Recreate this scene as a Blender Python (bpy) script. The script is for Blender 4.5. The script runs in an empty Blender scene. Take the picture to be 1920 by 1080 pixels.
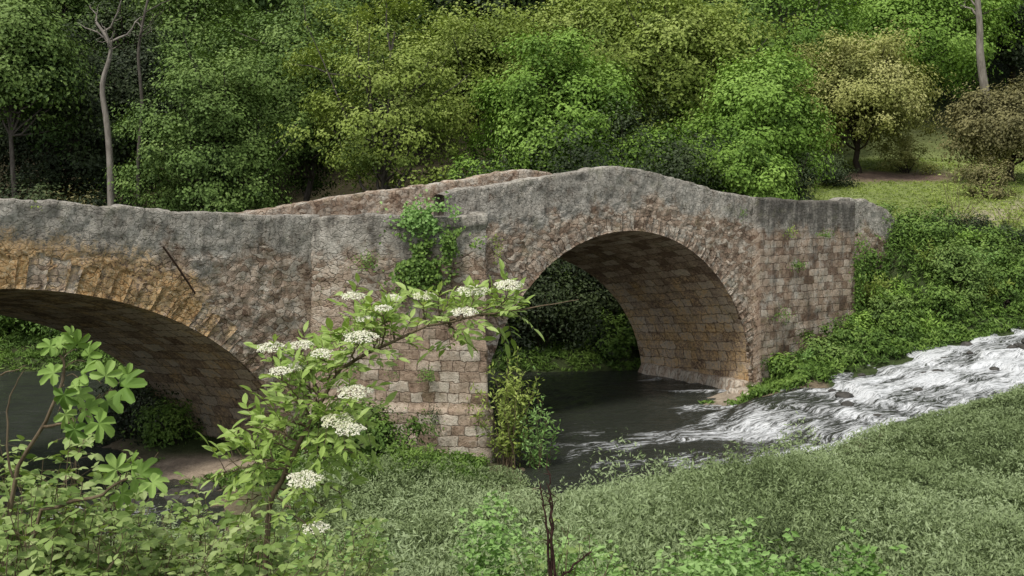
import bpy, math, mathutils, numpy as np
rng=np.random.default_rng(7)
scene=bpy.context.scene
COL=scene.collection
# ------------------------------------------------------------------ helpers
def hsh(a,b,c,seed):
    h=(a.astype(np.int64)*374761393+b.astype(np.int64)*668265263+c.astype(np.int64)*2147483647+seed*974634777)&0xffffffff
    h=((h^(h>>13))*1274126177)&0xffffffff
    h=((h^(h>>16))*2246822519)&0xffffffff
    return ((h^(h>>15))&0xffffff)/float(0xffffff)
def vnoise(p,seed=0):
    p=np.asarray(p,float); i=np.floor(p).astype(np.int64); f=p-i; f=f*f*(3-2*f)
    r=0
    for dx in (0,1):
        wx=f[:,0] if dx else 1-f[:,0]
        for dy in (0,1):
            wy=f[:,1] if dy else 1-f[:,1]
            for dz in (0,1):
                wz=f[:,2] if dz else 1-f[:,2]
                r=r+wx*wy*wz*hsh(i[:,0]+dx,i[:,1]+dy,i[:,2]+dz,seed)
    return r
def fbm(p,o=4,seed=0,g=.5):
    p=np.asarray(p,float); s=0;a=1;t=0
    for k in range(o):
        s=s+a*vnoise(p*(2.03**k)+k*17.3,seed+k); t+=a; a*=g
    return s/t
def P3(*c):
    c=np.broadcast_arrays(*[np.asarray(x,float) for x in c]); return np.stack([x.ravel() for x in c],1)
def sst(a,b,x):
    t=np.clip((np.asarray(x,float)-a)/(b-a),0,1); return t*t*(3-2*t)
def nrm(v): return v/np.maximum(np.linalg.norm(v,axis=-1,keepdims=True),1e-9)
def mesh(name,V,F,mat=None,parent=None,at=None,uv=None,smooth=False,gcol=None,**props):
    V=np.asarray(V,np.float32); F=np.asarray(F,np.int32); k=F.shape[1]
    me=bpy.data.meshes.new(name); me.vertices.add(len(V)); me.vertices.foreach_set('co',V.ravel())
    me.loops.add(F.size); me.loops.foreach_set('vertex_index',F.ravel())
    me.polygons.add(len(F)); me.polygons.foreach_set('loop_start',np.arange(0,F.size,k,dtype=np.int32))
    me.polygons.foreach_set('use_smooth',np.full(len(F),smooth,dtype=bool))
    me.update(calc_edges=True)
    if uv is not None:
        l=me.uv_layers.new(name='UVMap'); l.data.foreach_set('uv',np.asarray(uv,np.float32)[F.ravel()].ravel())
    for n,a in (at or {}).items():
        x=me.attributes.new(n,'FLOAT','POINT'); x.data.foreach_set('value',np.asarray(a,np.float32))
    if gcol is not None:
        x=me.attributes.new('gcol','FLOAT_COLOR','POINT'); c=np.ones((len(V),4),np.float32); c[:,:3]=gcol; x.data.foreach_set('color',c.ravel())
    if mat: me.materials.append(mat)
    ob=bpy.data.objects.new(name,me); COL.objects.link(ob)
    if parent: ob.parent=parent
    for a,b in props.items(): ob[a]=b
    return ob
def empty(name,**props):
    o=bpy.data.objects.new(name,None); o.empty_display_size=.2; COL.objects.link(o)
    for a,b in props.items(): o[a]=b
    return o
class Geo:
    def __init__(s): s.V=[];s.F=[];s.T=[];s.n=0
    def add(s,V,F,T=.5):
        V=np.asarray(V,float);F=np.asarray(F)
        s.V.append(V); s.F.append(F+s.n); s.T.append(np.broadcast_to(np.asarray(T,float),(len(V),)).copy()); s.n+=len(V)
    def out(s): return np.concatenate(s.V),np.concatenate(s.F),np.concatenate(s.T)
def tube(pts,rad,sides=6):
    pts=np.asarray(pts,float); n=len(pts); rad=np.broadcast_to(np.asarray(rad,float),(n,))
    tg=nrm(np.gradient(pts,axis=0)); ref=np.array([.31,.17,.93]) if abs(tg[0][2])<.9 else np.array([1,.1,0.])
    a=nrm(np.cross(tg,ref)); b=np.cross(tg,a); th=np.linspace(0,2*np.pi,sides,endpoint=False)
    V=(pts[:,None]+rad[:,None,None]*(np.cos(th)[None,:,None]*a[:,None]+np.sin(th)[None,:,None]*b[:,None])).reshape(-1,3)
    i=np.arange(n-1)[:,None]*sides; j=np.arange(sides)[None]; j2=(j+1)%sides
    F=np.stack([i+j,i+j2,i+sides+j2,i+sides+j],-1).reshape(-1,4)
    return V,F
def wig(p0,p1,n,amp,up=0,r=rng):
    t=np.linspace(0,1,n)[:,None]; p=np.asarray(p0)*(1-t)+np.asarray(p1)*t
    o=np.cumsum(r.normal(0,amp,(n,3)),0); o-=t*o[-1]; o[0]=0
    p=p+o; p[:,2]+=up*np.sin(np.pi*t[:,0]); return p
def kites(C,N,L,Wd,tint,r=rng,updir=None):
    n=len(C); N=nrm(N)
    a=r.normal(size=(n,3)) if updir is None else updir
    a=nrm(a-N*(a*N).sum(1,keepdims=True)); b=np.cross(N,a)
    L=np.broadcast_to(L,(n,))[:,None]; Wd=np.broadcast_to(Wd,(n,))[:,None]
    V=np.stack([C-a*L*.5,C+b*Wd*.5+N*Wd*.15,C+a*L*.5,C-b*Wd*.5+N*Wd*.15],1).reshape(-1,3)
    F=np.arange(4*n).reshape(n,4); return V,F,np.repeat(tint,4)
def inst(TV,TF,O,A,Nn,S,tint):
    O=np.asarray(O,float);A=nrm(np.asarray(A,float));Nn=np.asarray(Nn,float)
    Nn=nrm(Nn-A*(A*Nn).sum(1,keepdims=True)); B=np.cross(Nn,A); S=np.broadcast_to(S,(len(O),))[:,None,None]
    V=O[:,None]+S*(TV[None,:,0:1]*A[:,None]+TV[None,:,1:2]*B[:,None]+TV[None,:,2:3]*Nn[:,None])
    k=len(TV); F=(TF[None]+(np.arange(len(O))*k)[:,None,None]).reshape(-1,TF.shape[1])
    return V.reshape(-1,3),F,np.repeat(tint,k)
# ------------------------------------------------------------------ node helper
class M:
    def __init__(s,name):
        s.m=bpy.data.materials.new(name); s.m.use_nodes=True; s.t=s.m.node_tree; s.t.nodes.clear()
        s.o=s.t.nodes.new('ShaderNodeOutputMaterial')
    def n(s,typ,inp=None,out=0,**pr):
        nd=s.t.nodes.new('ShaderNode'+typ)
        for k,v in pr.items(): setattr(nd,k,v)
        for k,v in (inp or {}).items():
            so=nd.inputs[k]
            if isinstance(v,bpy.types.NodeSocket): s.t.links.new(v,so)
            else:
                so.default_value=(tuple(v)+(1,) if (isinstance(v,tuple) and len(v)==3 and so.type=='RGBA') else v)
        return nd.outputs[out]
    def mix(s,f,a,b,mode='MIX'):
        nd=s.t.nodes.new('ShaderNodeMix'); nd.data_type='RGBA'; nd.blend_type=mode; nd.clamp_factor=True
        for so,v in ((nd.inputs[0],f),(nd.inputs[6],a),(nd.inputs[7],b)):
            if isinstance(v,bpy.types.NodeSocket): s.t.links.new(v,so)
            else: so.default_value=(tuple(v)+(1,)) if isinstance(v,tuple) else v
        return nd.outputs[2]
    def math(s,op,a,b=0.,clamp=False):
        nd=s.t.nodes.new('ShaderNodeMath'); nd.operation=op; nd.use_clamp=clamp
        for k,v in {0:a,1:b}.items():
            if isinstance(v,bpy.types.NodeSocket): s.t.links.new(v,nd.inputs[k])
            else: nd.inputs[k].default_value=v
        return nd.outputs[0]
    def ramp(s,f,stops):
        nd=s.t.nodes.new('ShaderNodeValToRGB'); s.t.links.new(f,nd.inputs[0]); e=nd.color_ramp.elements
        while len(e)<len(stops): e.new(.5)
        for x,(p,c) in zip(e,stops):
            x.position=p; x.color=(tuple(c)+(1,)) if isinstance(c,tuple) else (c,c,c,1)
        return nd.outputs[0]
    def attr(s,name,out=2): return s.n('Attribute',out=out,attribute_name=name)
    def noise(s,vec,sc,det=4,rough=.55,dist=0): return s.n('TexNoise',{'Vector':vec,'Scale':sc,'Detail':det,'Roughness':rough,'Distortion':dist})
    def mp(s,vec,scale,loc=(0,0,0),rot=(0,0,0)): return s.n('Mapping',{'Vector':vec,'Scale':scale,'Location':loc,'Rotation':rot})
    def fin(s,sh): s.t.links.new(sh,s.o.inputs[0]); return s.m
def leafmat(name,a,b,c=None,trans=.25,rough=.55,nz=.5):
    m=M(name); t=m.attr('tint'); pos=m.n('NewGeometry')
    nn=m.noise(pos,nz,1)
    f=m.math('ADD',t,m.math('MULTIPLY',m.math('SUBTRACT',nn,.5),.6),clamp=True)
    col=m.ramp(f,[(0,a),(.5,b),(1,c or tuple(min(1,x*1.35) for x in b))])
    bs=m.n('BsdfPrincipled',{'Base Color':col,'Roughness':rough,'Specular IOR Level':.25})
    if trans<=0: return m.fin(bs)
    tr=m.n('BsdfTranslucent',{'Color':m.mix(1.,col,(1.,1.,.5),'MULTIPLY')})
    ms=m.t.nodes.new('ShaderNodeMixShader'); ms.inputs[0].default_value=trans
    m.t.links.new(bs,ms.inputs[1]); m.t.links.new(tr,ms.inputs[2]); return m.fin(ms.outputs[0])
def barkmat(name,a,b,sc=8):
    m=M(name); pos=m.n('NewGeometry'); v=m.mp(pos,(1,1,.25)); x=m.noise(v,sc,4,.65)
    col=m.ramp(x,[(.3,a),(.7,b)]); bp=m.n('Bump',{'Height':x,'Strength':.6,'Distance':.03})
    return m.fin(m.n('BsdfPrincipled',{'Base Color':col,'Roughness':.85,'Normal':bp,'Specular IOR Level':.2}))
# ------------------------------------------------------------------ bridge plan
J=np.array([-1.247,27.964]); D1=np.array([.748,.664]); D2=np.array([.829,.56]); D2=D2/np.linalg.norm(D2)
N1=np.array([-.664,.748]); N2=np.array([-D2[1],D2[0]])
BW=5.0
ARCH=[(-11.6,6.7,-.3,4.6),(5.5,4.95,0.,5.06)]
# the vaults are slightly skewed and drop toward the upstream face
ARCHF=[(-12.7,7.05,-.3,3.98),(5.0,5.3,-.3,4.55)]
def archp(i,w):
    k=np.asarray(w,float)/BW; return [ARCH[i][j]*(1-k)+ARCHF[i][j]*k for j in range(4)]
def offs(u): return np.where((u>10.45)&(u<14.9),-.30,np.where(u>=14.9,.5,0.))
def plan(u,w=0.):
    u=np.asarray(u,float); k=sst(-1.5,1.5,u)[...,None]; n=nrm(N1*(1-k)+N2*k)
    base=J+np.where(u[...,None]<0,u[...,None]*D1,u[...,None]*D2)
    return base+n*np.asarray(w)[...,None], n
TU=[-26,-20,-16,-11.14,-7.3,-4.4,-2,0,1.4,2.9,4.2,5.2,6.2,7.75,10.4,14.9,15.3,16.4,17.6,18.4]
TZ=[5.0,5.6,5.95,6.02,5.70,5.57,5.8,6.2,6.38,6.56,6.82,6.9,6.78,6.47,6.0,5.84,6.0,5.92,5.6,5.0]
def topz(u): return np.interp(u,TU,TZ)
def deckz(u): return topz(u)-.95
def archz(u,A=ARCH):
    z=np.full(np.shape(u),-1.2)
    for c,a,z0,b in A:
        s=(u-c)/a; ins=np.abs(s)<1; z=np.where(ins,z0+b*np.sqrt(np.clip(1-s*s,0,1)),z)
    return z
# ------------------------------------------------------------------ water/terrain
RIV=np.array([(-45,31),(-24,25),(-18.2,20.5),(-14.7,16.2),(-12,16.3),(-8,18.6),(-4.5,19.6),(-.5,20.9),(.7,21.6),(3,23.0),(6.7,25.3),(9.5,27.0),(12.5,28.3),(18,30.4),(34,36),
 (34,44),(22,37.6),(16,35.),(12.8,33.6),(8.9,31.2),(6.9,30.9),(5.5,31.9),(6.0,33.3),(7.0,34.4),(4.5,38),(0,37.6),(-6,38),(-14,38),(-22,37),(-45,38)],float)
ISL=np.array([(-9.3,28.8),(-10.,26.6),(-8,23.6),(-6,22.3),(-5.2,19),(.2,18),(.7,21.3),(.3,23.6),(.2,24.9),(-.2,27),(-1.5,31.5),(-6,32.5)],float)
def pdist(poly,x,y):
    d=np.full(x.shape,1e9); ins=np.zeros(x.shape,bool); n=len(poly)
    for i in range(n):
        a=poly[i];b=poly[(i+1)%n]; e=b-a; t=np.clip(((x-a[0])*e[0]+(y-a[1])*e[1])/(e@e),0,1)
        d=np.minimum(d,np.hypot(x-a[0]-t*e[0],y-a[1]-t*e[1]))
        c=((a[1]>y)!=(b[1]>y)); xi=(b[0]-a[0])*(y-a[1])/(b[1]-a[1]+1e-12)+a[0]; ins^=(c&(x<xi))
    return np.where(ins,-d,d)
def watz(x,y): 
    x=np.asarray(x,float); y=np.asarray(y,float)
    rx,ry=x-J[0],y-J[1]; s=rx*D2[0]+ry*D2[1]; nn=rx*N2[0]+ry*N2[1]
    q=(x-4.6)*.86+(y-28.2)*.51; q=np.clip(q,0,17)*sst(4.0,6.5,x)
    q=q*(1-sst(-2.6,-.6,nn)*(1-sst(9,13.5,s)))
    return .130*q*sst(0,3.0,q)
def landd(x,y): return np.maximum(pdist(RIV,x,y),-pdist(ISL,x,y))
def terr(x,y):
    sh=np.shape(x); x=np.ravel(np.asarray(x,float)); y=np.ravel(np.asarray(y,float))
    d=landd(x,y); zw=watz(x,y)
    mid=y<27.4+.35*x
    lowT=zw+.13+.022*np.clip(d,0,8)
    near=np.where(y<12.5,np.maximum(lowT,4.4-.355*np.clip(y,1,99)+.02*np.clip(-x-3,0,20)),lowT)
    rel=np.stack([x-J[0],y-J[1]],1); s=rel@D2; nn=rel@N2
    farz=.4+np.clip(y-39,0,21)*.27+np.clip(y-60,0,80)*.55
    rz=4.55+np.clip(y-42,0,22)*.18+np.clip(y-64,0,80)*.5
    r=np.maximum(sst(14.3,18.5,s)*sst(.3,4.5,d),sst(8.5,13,s)*sst(1.0,4,nn)*sst(0,5,d))
    far=np.where(nn>0,farz,lowT)*(1-r)+rz*r
    l=sst(-16,-21,x)*sst(0,5,d)*(y<30); 
    k=np.where(mid,0.,1.); k=np.where(x<-3,(y>30)*1.,k)
    z=near*(1-k)+far*k
    z=z*(1-l)+4.6*l
    z=np.where(d<0,zw-.7*sst(0,1.0,-d),(zw-.02)+(z-zw+.02)*sst(0,.9,d))
    z=z+(fbm(P3(x*.6,y*.6,0),3,5)-.5)*.2*sst(0,2,d)
    return z.reshape(sh)
def tz(x,y): return float(terr(np.array([x]),np.array([y]))[0])
xs=np.concatenate([np.linspace(-220,-45,18)[:-1],np.arange(-45,-16,.7),np.arange(-16,22,.22),np.arange(22,50,.8),np.linspace(50,220,18)])
ys=np.concatenate([np.linspace(-60,0,12)[:-1],np.arange(0,14,.4),np.arange(14,44,.22),np.arange(44,80,.7),np.linspace(80,400,40)])
X,Y=np.meshgrid(xs,ys); Z=terr(X,Y)
nx,ny=len(xs),len(ys)
def gridF(nr,nc):
    i=np.arange(nr-1)[:,None]*nc; j=np.arange(nc-1)[None]; return np.stack([i+j,i+j+1,i+nc+j+1,i+nc+j],-1).reshape(-1,4)
x=X.ravel();y=Y.ravel(); d=landd(x,y)
rel=np.stack([x-J[0],y-J[1]],1); s_=rel@D2; n_=rel@N2
gc=np.tile(np.array([.06,.085,.03]),(len(x),1))
nz=fbm(P3(x*.5,y*.5,1),3,9)
floor_=np.array([.05,.043,.024]); k=sst(37,41,y)[:,None]; gc=gc*(1-k)+floor_*k
hk=sst(62,75,y)[:,None]; gc=gc*(1-hk)+np.array([.035,.055,.018])*hk
clr=(sst(10,14,x)*sst(39.5,42,y)*(1-sst(60,70,y)))[:,None]; g=np.array([.31,.38,.13])*(1-nz[:,None]*.3); gc=gc*(1-clr)+g*clr
def earth(x,y): return np.clip(np.exp(-(((x-19.6-.5*(y-56))/3.0)**2+((y-56)/1.5)**2))*2.2*(.5+fbm(P3(x*.8,y*.8,4),3,6)),0,1)
br=earth(x,y)[:,None]*clr; gc=gc*(1-br)+np.array([.27,.19,.15])*br
rd=(np.exp(-((n_-3.0)/1.6)**2)*sst(15,17,s_)).clip(0,1)[:,None]; gc=gc*(1-rd*.8)+np.array([.44,.38,.27])*rd*.8
gv=((1-sst(.0,1.1,d))*(y<37)*(x<9)).clip(0,1)[:,None]; gc=gc*(1-gv)+np.array([.22,.175,.12])*gv
gi=(np.exp(-(((x+7.0)/1.9)**2+((y-23.9)/.8)**2))*1.5).clip(0,1)[:,None]; gc=gc*(1-gi)+np.array([.40,.32,.24])*gi
gs_=(np.exp(-(((x-6.3)/1.0)**2+((y-32.6)/1.0)**2))*1.6).clip(0,1)[:,None]; gc=gc*(1-gs_)+np.array([.42,.35,.27])*gs_
m=M('ground_soil'); pos=m.n('NewGeometry'); c=m.attr('gcol',0); n1=m.noise(pos,3,5,.7); n2=m.noise(pos,22,3,.7)
cc=m.mix(1.,c,m.ramp(n1,[(.25,.5),(.75,1.4)]),'MULTIPLY'); cc=m.mix(1.,cc,m.ramp(n2,[(.25,.6),(.75,1.3)]),'MULTIPLY')
GM=m.fin(m.n('BsdfPrincipled',{'Base Color':cc,'Roughness':.95,'Specular IOR Level':.15,'Normal':m.n('Bump',{'Height':n2,'Strength':.7,'Distance':.06})}))
mesh('ground',P3(X,Y,Z),gridF(ny,nx),GM,smooth=True,gcol=gc,kind='structure',label='grassy river banks rising to a wooded hillside',category='ground')
# water
wx=np.concatenate([np.arange(-46,-14,.5),np.arange(-14,20,.08),np.arange(20,34,.4)]); wy=np.arange(15.5,44,.08)
X,Y=np.meshgrid(wx,wy); x=X.ravel();y=Y.ravel(); zw=watz(x,y)
fl=np.array([-.86,-.51]); a_=x*fl[0]+y*fl[1]; b_=-x*fl[1]+y*fl[0]
b_=b_+(fbm(P3(x*.3,y*.3,3),3,2)-.5)*3.2; a_=a_+(fbm(P3(x*.4,y*.4,7),3,12)-.5)*2.5
st=fbm(P3(a_*.5,b_*2.1,0),5,21); fine=fbm(P3(a_*2.0,b_*5.,4),4,33,.6)
rap=sst(4.6,8.5,x+ (st-.5)*6)
lg=(a_+ (fbm(P3(b_*.5,a_*.2,2),3,44)-.5)*3.0)*.6; led=lg-np.floor(lg)
zz=zw+rap*((st-.5)*.16+(fine-.5)*.12+.09*(sst(.0,.75,led)-sst(.75,1.,led)-.5))+(1-rap)*((fine-.5)*.05+(st-.5)*.03)
fall=np.exp(-((led-.86)/.18)**2)
tail=sst(.5,6.0,x+(st-.5)*6)*sst(22.5,25.0,y)*(1-sst(28.0,30.0,y+ (st-.5)*3))
foam=np.clip(rap*(.38+.45*sst(.38,.62,st)+.18*fall+.08*sst(10,16,x))+ (1-rap)*tail*(.18+.42*sst(.42,.66,st)),0,1)
leftf=np.exp(-(((x+9)/3)**2+((y-20.6)/1.0)**2)); foam=np.maximum(foam,leftf*.6*sst(.48,.7,fine))
m=M('river_water'); pos=m.n('NewGeometry'); f=m.attr('foam')
rot=m.mp(pos,(1,1,1),rot=(0,0,-math.radians(30.7))); nw_=m.n('TexNoise',{'Vector':pos,'Scale':.8,'Detail':2},out=1)
rot=m.n('VectorMath',{0:rot,1:m.n('VectorMath',{0:m.n('VectorMath',{0:nw_,1:(.5,.5,.5)},operation='SUBTRACT'),3:1.0},operation='SCALE')},operation='ADD')
ns=m.noise(m.mp(rot,(.9,5.5,2)),1.6,5,.7); nn=m.noise(m.mp(rot,(3.5,12,5)),1.8,4,.75)
ff=m.math('ADD',m.math('MULTIPLY',f,.85),m.math('MULTIPLY',m.math('SUBTRACT',ns,.5),2.3)); ff=m.math('ADD',ff,m.math('MULTIPLY',m.math('SUBTRACT',nn,.5),1.4)); ff=m.math('MULTIPLY',ff,m.ramp(f,[(.02,0.),(.2,1.)])); ff=m.ramp(ff,[(.22,0.),(.50,.45),(.85,.97)])
bw=m.n('Bump',{'Height':m.math('ADD',m.noise(m.mp(rot,(1,2.2,1)),2.2,5,.65),m.math('MULTIPLY',nn,.4)),'Strength':.8,'Distance':.15})
wt=m.n('BsdfPrincipled',{'Base Color':(.034,.038,.030),'Roughness':.10,'IOR':1.33,'Normal':bw})
fb=m.n('Bump',{'Height':m.math('ADD',nn,ns),'Strength':.4,'Distance':.05})
fo=m.n('BsdfPrincipled',{'Base Color':m.ramp(nn,[(.35,(.52,.55,.58)),(.55,(.80,.82,.84))]),'Roughness':.5,'Normal':fb})
ms=m.t.nodes.new('ShaderNodeMixShader'); m.t.links.new(ff,ms.inputs[0]); m.t.links.new(wt,ms.inputs[1]); m.t.links.new(fo,ms.inputs[2]); WM=m.fin(ms.outputs[0])
mesh('river',P3(x,y,zz),gridF(len(wy),len(wx)),WM,smooth=True,at={'foam':foam},kind='structure',label='dark river with white foaming rapids',category='river')
# ------------------------------------------------------------------ stone material
def stonemat(name):
    m=M(name); uv=m.n('UVMap'); pos=m.n('NewGeometry')
    grey=m.attr('grey'); ash=m.attr('ash'); org=m.attr('orange'); tint=m.attr('tint'); dk=m.attr('dark')
    nf=m.n('TexNoise',{'Vector':pos,'Scale':5.5,'Detail':3},out=1)
    d2=m.n('VectorMath',{0:nf,1:(.5,.5,.5)},operation='SUBTRACT'); d2=m.n('VectorMath',{0:d2,3:.22},operation='SCALE'); d3=m.n('VectorMath',{0:d2,3:.6},operation='SCALE')
    u1=m.n('VectorMath',{0:uv,1:d2},operation='ADD'); ub=m.n('VectorMath',{0:uv,1:d3},operation='ADD')
    vs=m.mp(u1,(5.2,9.6,1))
    vc=m.n('TexVoronoi',{'Vector':vs,'Scale':1.},out=1,voronoi_dimensions='2D')
    ve=m.n('TexVoronoi',{'Vector':vs,'Scale':1.},out=0,voronoi_dimensions='2D',feature='DISTANCE_TO_EDGE')
    vr=m.n('SeparateColor',{0:vc},out=0)
    bk=m.t.nodes.new('ShaderNodeTexBrick'); m.t.links.new(ub,bk.inputs['Vector'])
    bk.inputs['Color1'].default_value=(0,0,0,1); bk.inputs['Color2'].default_value=(1,1,1,1); bk.inputs['Mortar'].default_value=(.4,.4,.4,1)
    bk.inputs['Scale'].default_value=1; bk.inputs['Mortar Size'].default_value=.014; bk.inputs['Mortar Smooth'].default_value=.7
    bk.inputs['Brick Width'].default_value=.46; bk.inputs['Row Height'].default_value=.235; bk.offset_frequency=2; bk.squash=.6; bk.squash_frequency=3
    br=m.n('SeparateColor',{0:bk.outputs[0]},out=0); bm=m.math('SUBTRACT',1.,bk.outputs[1])
    em=m.ramp(ve,[(.0,0.),(.12,1.)])
    big=m.noise(pos,.55,4,.6); mid=m.noise(pos,2.3,5,.65); fi=m.noise(pos,13,6,.8)
    rnd=m.n('Mix',{0:ash,2:vr,3:br}); gap=m.n('Mix',{0:ash,2:em,3:bm})
    gf=m.math('ADD',grey,m.math('MULTIPLY',m.math('SUBTRACT',mid,.5),1.6)); gf=m.math('ADD',gf,m.math('MULTIPLY',m.math('SUBTRACT',fi,.5),.6)); gf=m.ramp(gf,[(.35,0.),(.85,.92)])
    hide=m.math('MAXIMUM',m.math('MULTIPLY',gf,.5),m.math('MULTIPLY',m.ramp(m.noise(pos,3.1,2,.6),[(.45,0.),(.62,1.)]),m.math('SUBTRACT',.7,m.math('MULTIPLY',ash,.45))))
    gap=m.math('MAXIMUM',gap,hide)
    f=m.math('ADD',m.math('MULTIPLY',rnd,.28),m.math('MULTIPLY',mid,.36)); f=m.math('ADD',f,m.math('MULTIPLY',fi,.38)); f=m.math('ADD',f,m.math('MULTIPLY',m.math('SUBTRACT',tint,.5),.4))
    pink=m.ramp(f,[(.32,(.23,.155,.11)),(.43,(.44,.325,.24)),(.54,(.585,.465,.36)),(.67,(.74,.66,.55))])
    gr=m.ramp(m.math('ADD',m.math('MULTIPLY',mid,.4),m.math('MULTIPLY',fi,.6)),[(.37,(.19,.175,.155)),(.45,(.42,.395,.345)),(.54,(.60,.57,.505)),(.66,(.80,.77,.70))])
    c=m.mix(gf,pink,gr)
    of=m.math('ADD',org,m.math('MULTIPLY',m.math('SUBTRACT',m.math('ADD',m.math('MULTIPLY',fi,.6),m.math('MULTIPLY',mid,.4)),.5),6.0)); of=m.ramp(of,[(.3,0.),(.8,.85)])
    c=m.mix(m.math('MULTIPLY',of,m.ramp(org,[(.05,0.),(.35,1.)])),c,m.ramp(fi,[(.38,(.46,.24,.09)),(.5,(.72,.45,.19)),(.62,(.76,.61,.39))]))
    stv=m.noise(m.mp(uv,(3.2,.55,1)),1.,4,.7); sf=m.math('ADD',m.math('MULTIPLY',stv,.75),m.math('MULTIPLY',m.math('SUBTRACT',fi,.5),.9)); sf=m.math('ADD',sf,m.math('MULTIPLY',dk,.24))
    sf=m.ramp(sf,[(.51,0.),(.67,.80)]); c=m.mix(sf,c,(.08,.073,.064))
    c=m.mix(1.,c,m.ramp(gap,[(0.,.50),(.8,1.)]),'MULTIPLY')
    c=m.mix(1.,c,m.ramp(fi,[(.36,.42),(.44,.93),(.7,1.1)]),'MULTIPLY')
    c=m.mix(1.,c,m.ramp(big,[(.3,.82),(.7,1.10)]),'MULTIPLY')
    gz=m.math('MULTIPLY',m.ramp(m.noise(pos,1.7,4,.7),[(.56,0.),(.66,1.)]),.22); c=m.mix(gz,c,(.16,.17,.06))
    h=m.math('ADD',m.math('MULTIPLY',gap,1.1),m.math('MULTIPLY',fi,1.8)); h=m.math('ADD',h,m.math('MULTIPLY',rnd,.4)); h=m.math('ADD',h,m.math('MULTIPLY',mid,.4))
    bp=m.n('Bump',{'Height':h,'Strength':.75,'Distance':.05})
    return m.fin(m.n('BsdfPrincipled',{'Base Color':c,'Roughness':.92,'Specular IOR Level':.12,'Normal':bp}))
SM=stonemat('weathered_stone')
bridge=empty('stone_bridge',label='old humpbacked stone bridge with two arches over the river',category='bridge')
us=[np.arange(-26,24,.07)]
for c,a,z0,b in ARCH+ARCHF: us.append(c+a*np.cos(np.linspace(0,np.pi,150)))
us=np.unique(np.round(np.concatenate(us+[np.array([10.449,10.451,14.899,14.901,-4.401,-4.399,-.601,-.599])]),4))
us=us[(us<18.4)]
def disp(Pt,n,amp=1.):
    v=(fbm(Pt*1.3,3,11)-.5)*.08+(fbm(Pt*6.,3,12)-.5)*.09
    return Pt-n*(v*amp)[:,None]
def masks(u,z,far=False):
    t=topz(u)-z
    g=1-sst(.7,1.4,t+ (fbm(P3(u*1.4,z*1.4,0),4,4)-.5)*1.5)
    g=np.maximum(g,.26*(fbm(P3(u*.4,z*.4,5),3,4))+.06)
    g=np.where((u<-4)&(u>-9.0),np.maximum(g,.40-.1*t*.3),g)
    c,a,z0,b=ARCH[0]; e=np.hypot((u-c)/(a+.6),(z-z0)/(b+.75))
    o=np.where((u<-5.6),.8*(1-sst(.99,1.13,e))*(1-sst(-7.6,-6.2,u)),0)
    if far: o=o*0; g=g*.45
    ab=(u>10.45)&(u<14.9)
    dk=g*.42+ ab*(sst(1.3,.1,t)*.55+.40)+.2*((u>-4.5)&(u<-.3))+.25*((u<-4)&(u>-9))*fbm(P3(u*.5,z*.5,8),2,7)
    g=np.where(ab&(not far),np.maximum(g,.38),g)
    ax=np.maximum((u>10.45)&(u<14.9)&(t>.9),(z<1.6)&(u>-5)&(u<.5))*1.
    return dict(grey=g,orange=o,dark=dk,ash=ax,tint=np.where(ab,.38,.5))
def sheet(name,U,Wf,Zf,label=None,far=False,flipn=1,dispamp=1.):
    nr,nc=U.shape; u=U.ravel(); w=Wf.ravel(); z=Zf.ravel()
    pl,n=plan(u,w); Pt=np.column_stack([pl,z]); n3=np.column_stack([n,np.zeros(len(u))])
    Pd=disp(Pt,n3*flipn,dispamp)
    uv=np.column_stack([u,z+w*.7]); o=mesh(name,Pd,gridF(nr,nc),SM,bridge,at=masks(u,z,far=far),uv=uv,smooth=True)
    if label: o['label']=label
    return o
oo=offs(us)
R=70; f=np.linspace(0,1,R)[:,None]; lo=archz(us)[None]; hi=deckz(us)[None]
sheet('wall',np.repeat(us[None],R,0),np.repeat(oo[None],R,0),lo+(hi-lo)*f,'pinkish grey rubble spandrel wall with weather stains')
R=30; f=np.linspace(0,1,R)[:,None]; lo=archz(us,ARCHF)[None]
sheet('wall',np.repeat(us[None],R,0),np.full((R,len(us)),BW),lo+(hi-lo)*f,far=True,flipn=-1)
def parapet(uu,w0,th,nm,far=False):
    o=offs(uu) if not far else 0*uu
    d0=deckz(uu); t=topz(uu)
    rough=(fbm(P3(uu*.9,0,2+far),3,8)-.5)*.10+(vnoise(P3(np.floor(uu*1.9+.3*np.sin(uu*5)),0,7+far),3)-.5)*.05+(fbm(P3(uu*7,0,5),2,9)-.5)*.05
    t=t+rough
    rows=[]; thk=np.maximum(th,th-o)
    for k in np.linspace(0,1,14): rows.append((o+w0,d0+(t-.03-d0)*k))
    for k in (.03,.10,.25,.5,.75,.90,.97): rows.append((o+w0+thk*k, t-.03*(1-np.sin(np.pi*k)**.5)+ (fbm(P3(uu*5,k*3,9),2,3)-.5)*.05))
    for k in np.linspace(1,0,8): rows.append((o+w0+thk,d0-.02+(t-.03-d0)*k))
    Wf=np.stack([r[0]+0*uu for r in rows]); Zf=np.stack([r[1] for r in rows]); U=np.repeat(uu[None],len(rows),0)
    return sheet('parapet',U,Wf,Zf,nm,far=far)
parapet(us[us<-4.2],0,.48,'grey weathered parapet with dark lichen')
parapet(us[us>-.62],0,.48,'grey weathered parapet rising to a peak')
parapet(us,BW-.48,.48,'pinkish inner side of the parapet',far=True)
f=np.linspace(0,1,10)[:,None]
sheet('road_deck',np.repeat(us[None],10,0),(np.maximum(oo,0)+.02)[None]*(1-f)+(BW-.02)*f,np.repeat(deckz(us)[None]+.0,10,0)+.004,'worn stone deck between the parapets',dispamp=.2)
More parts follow.
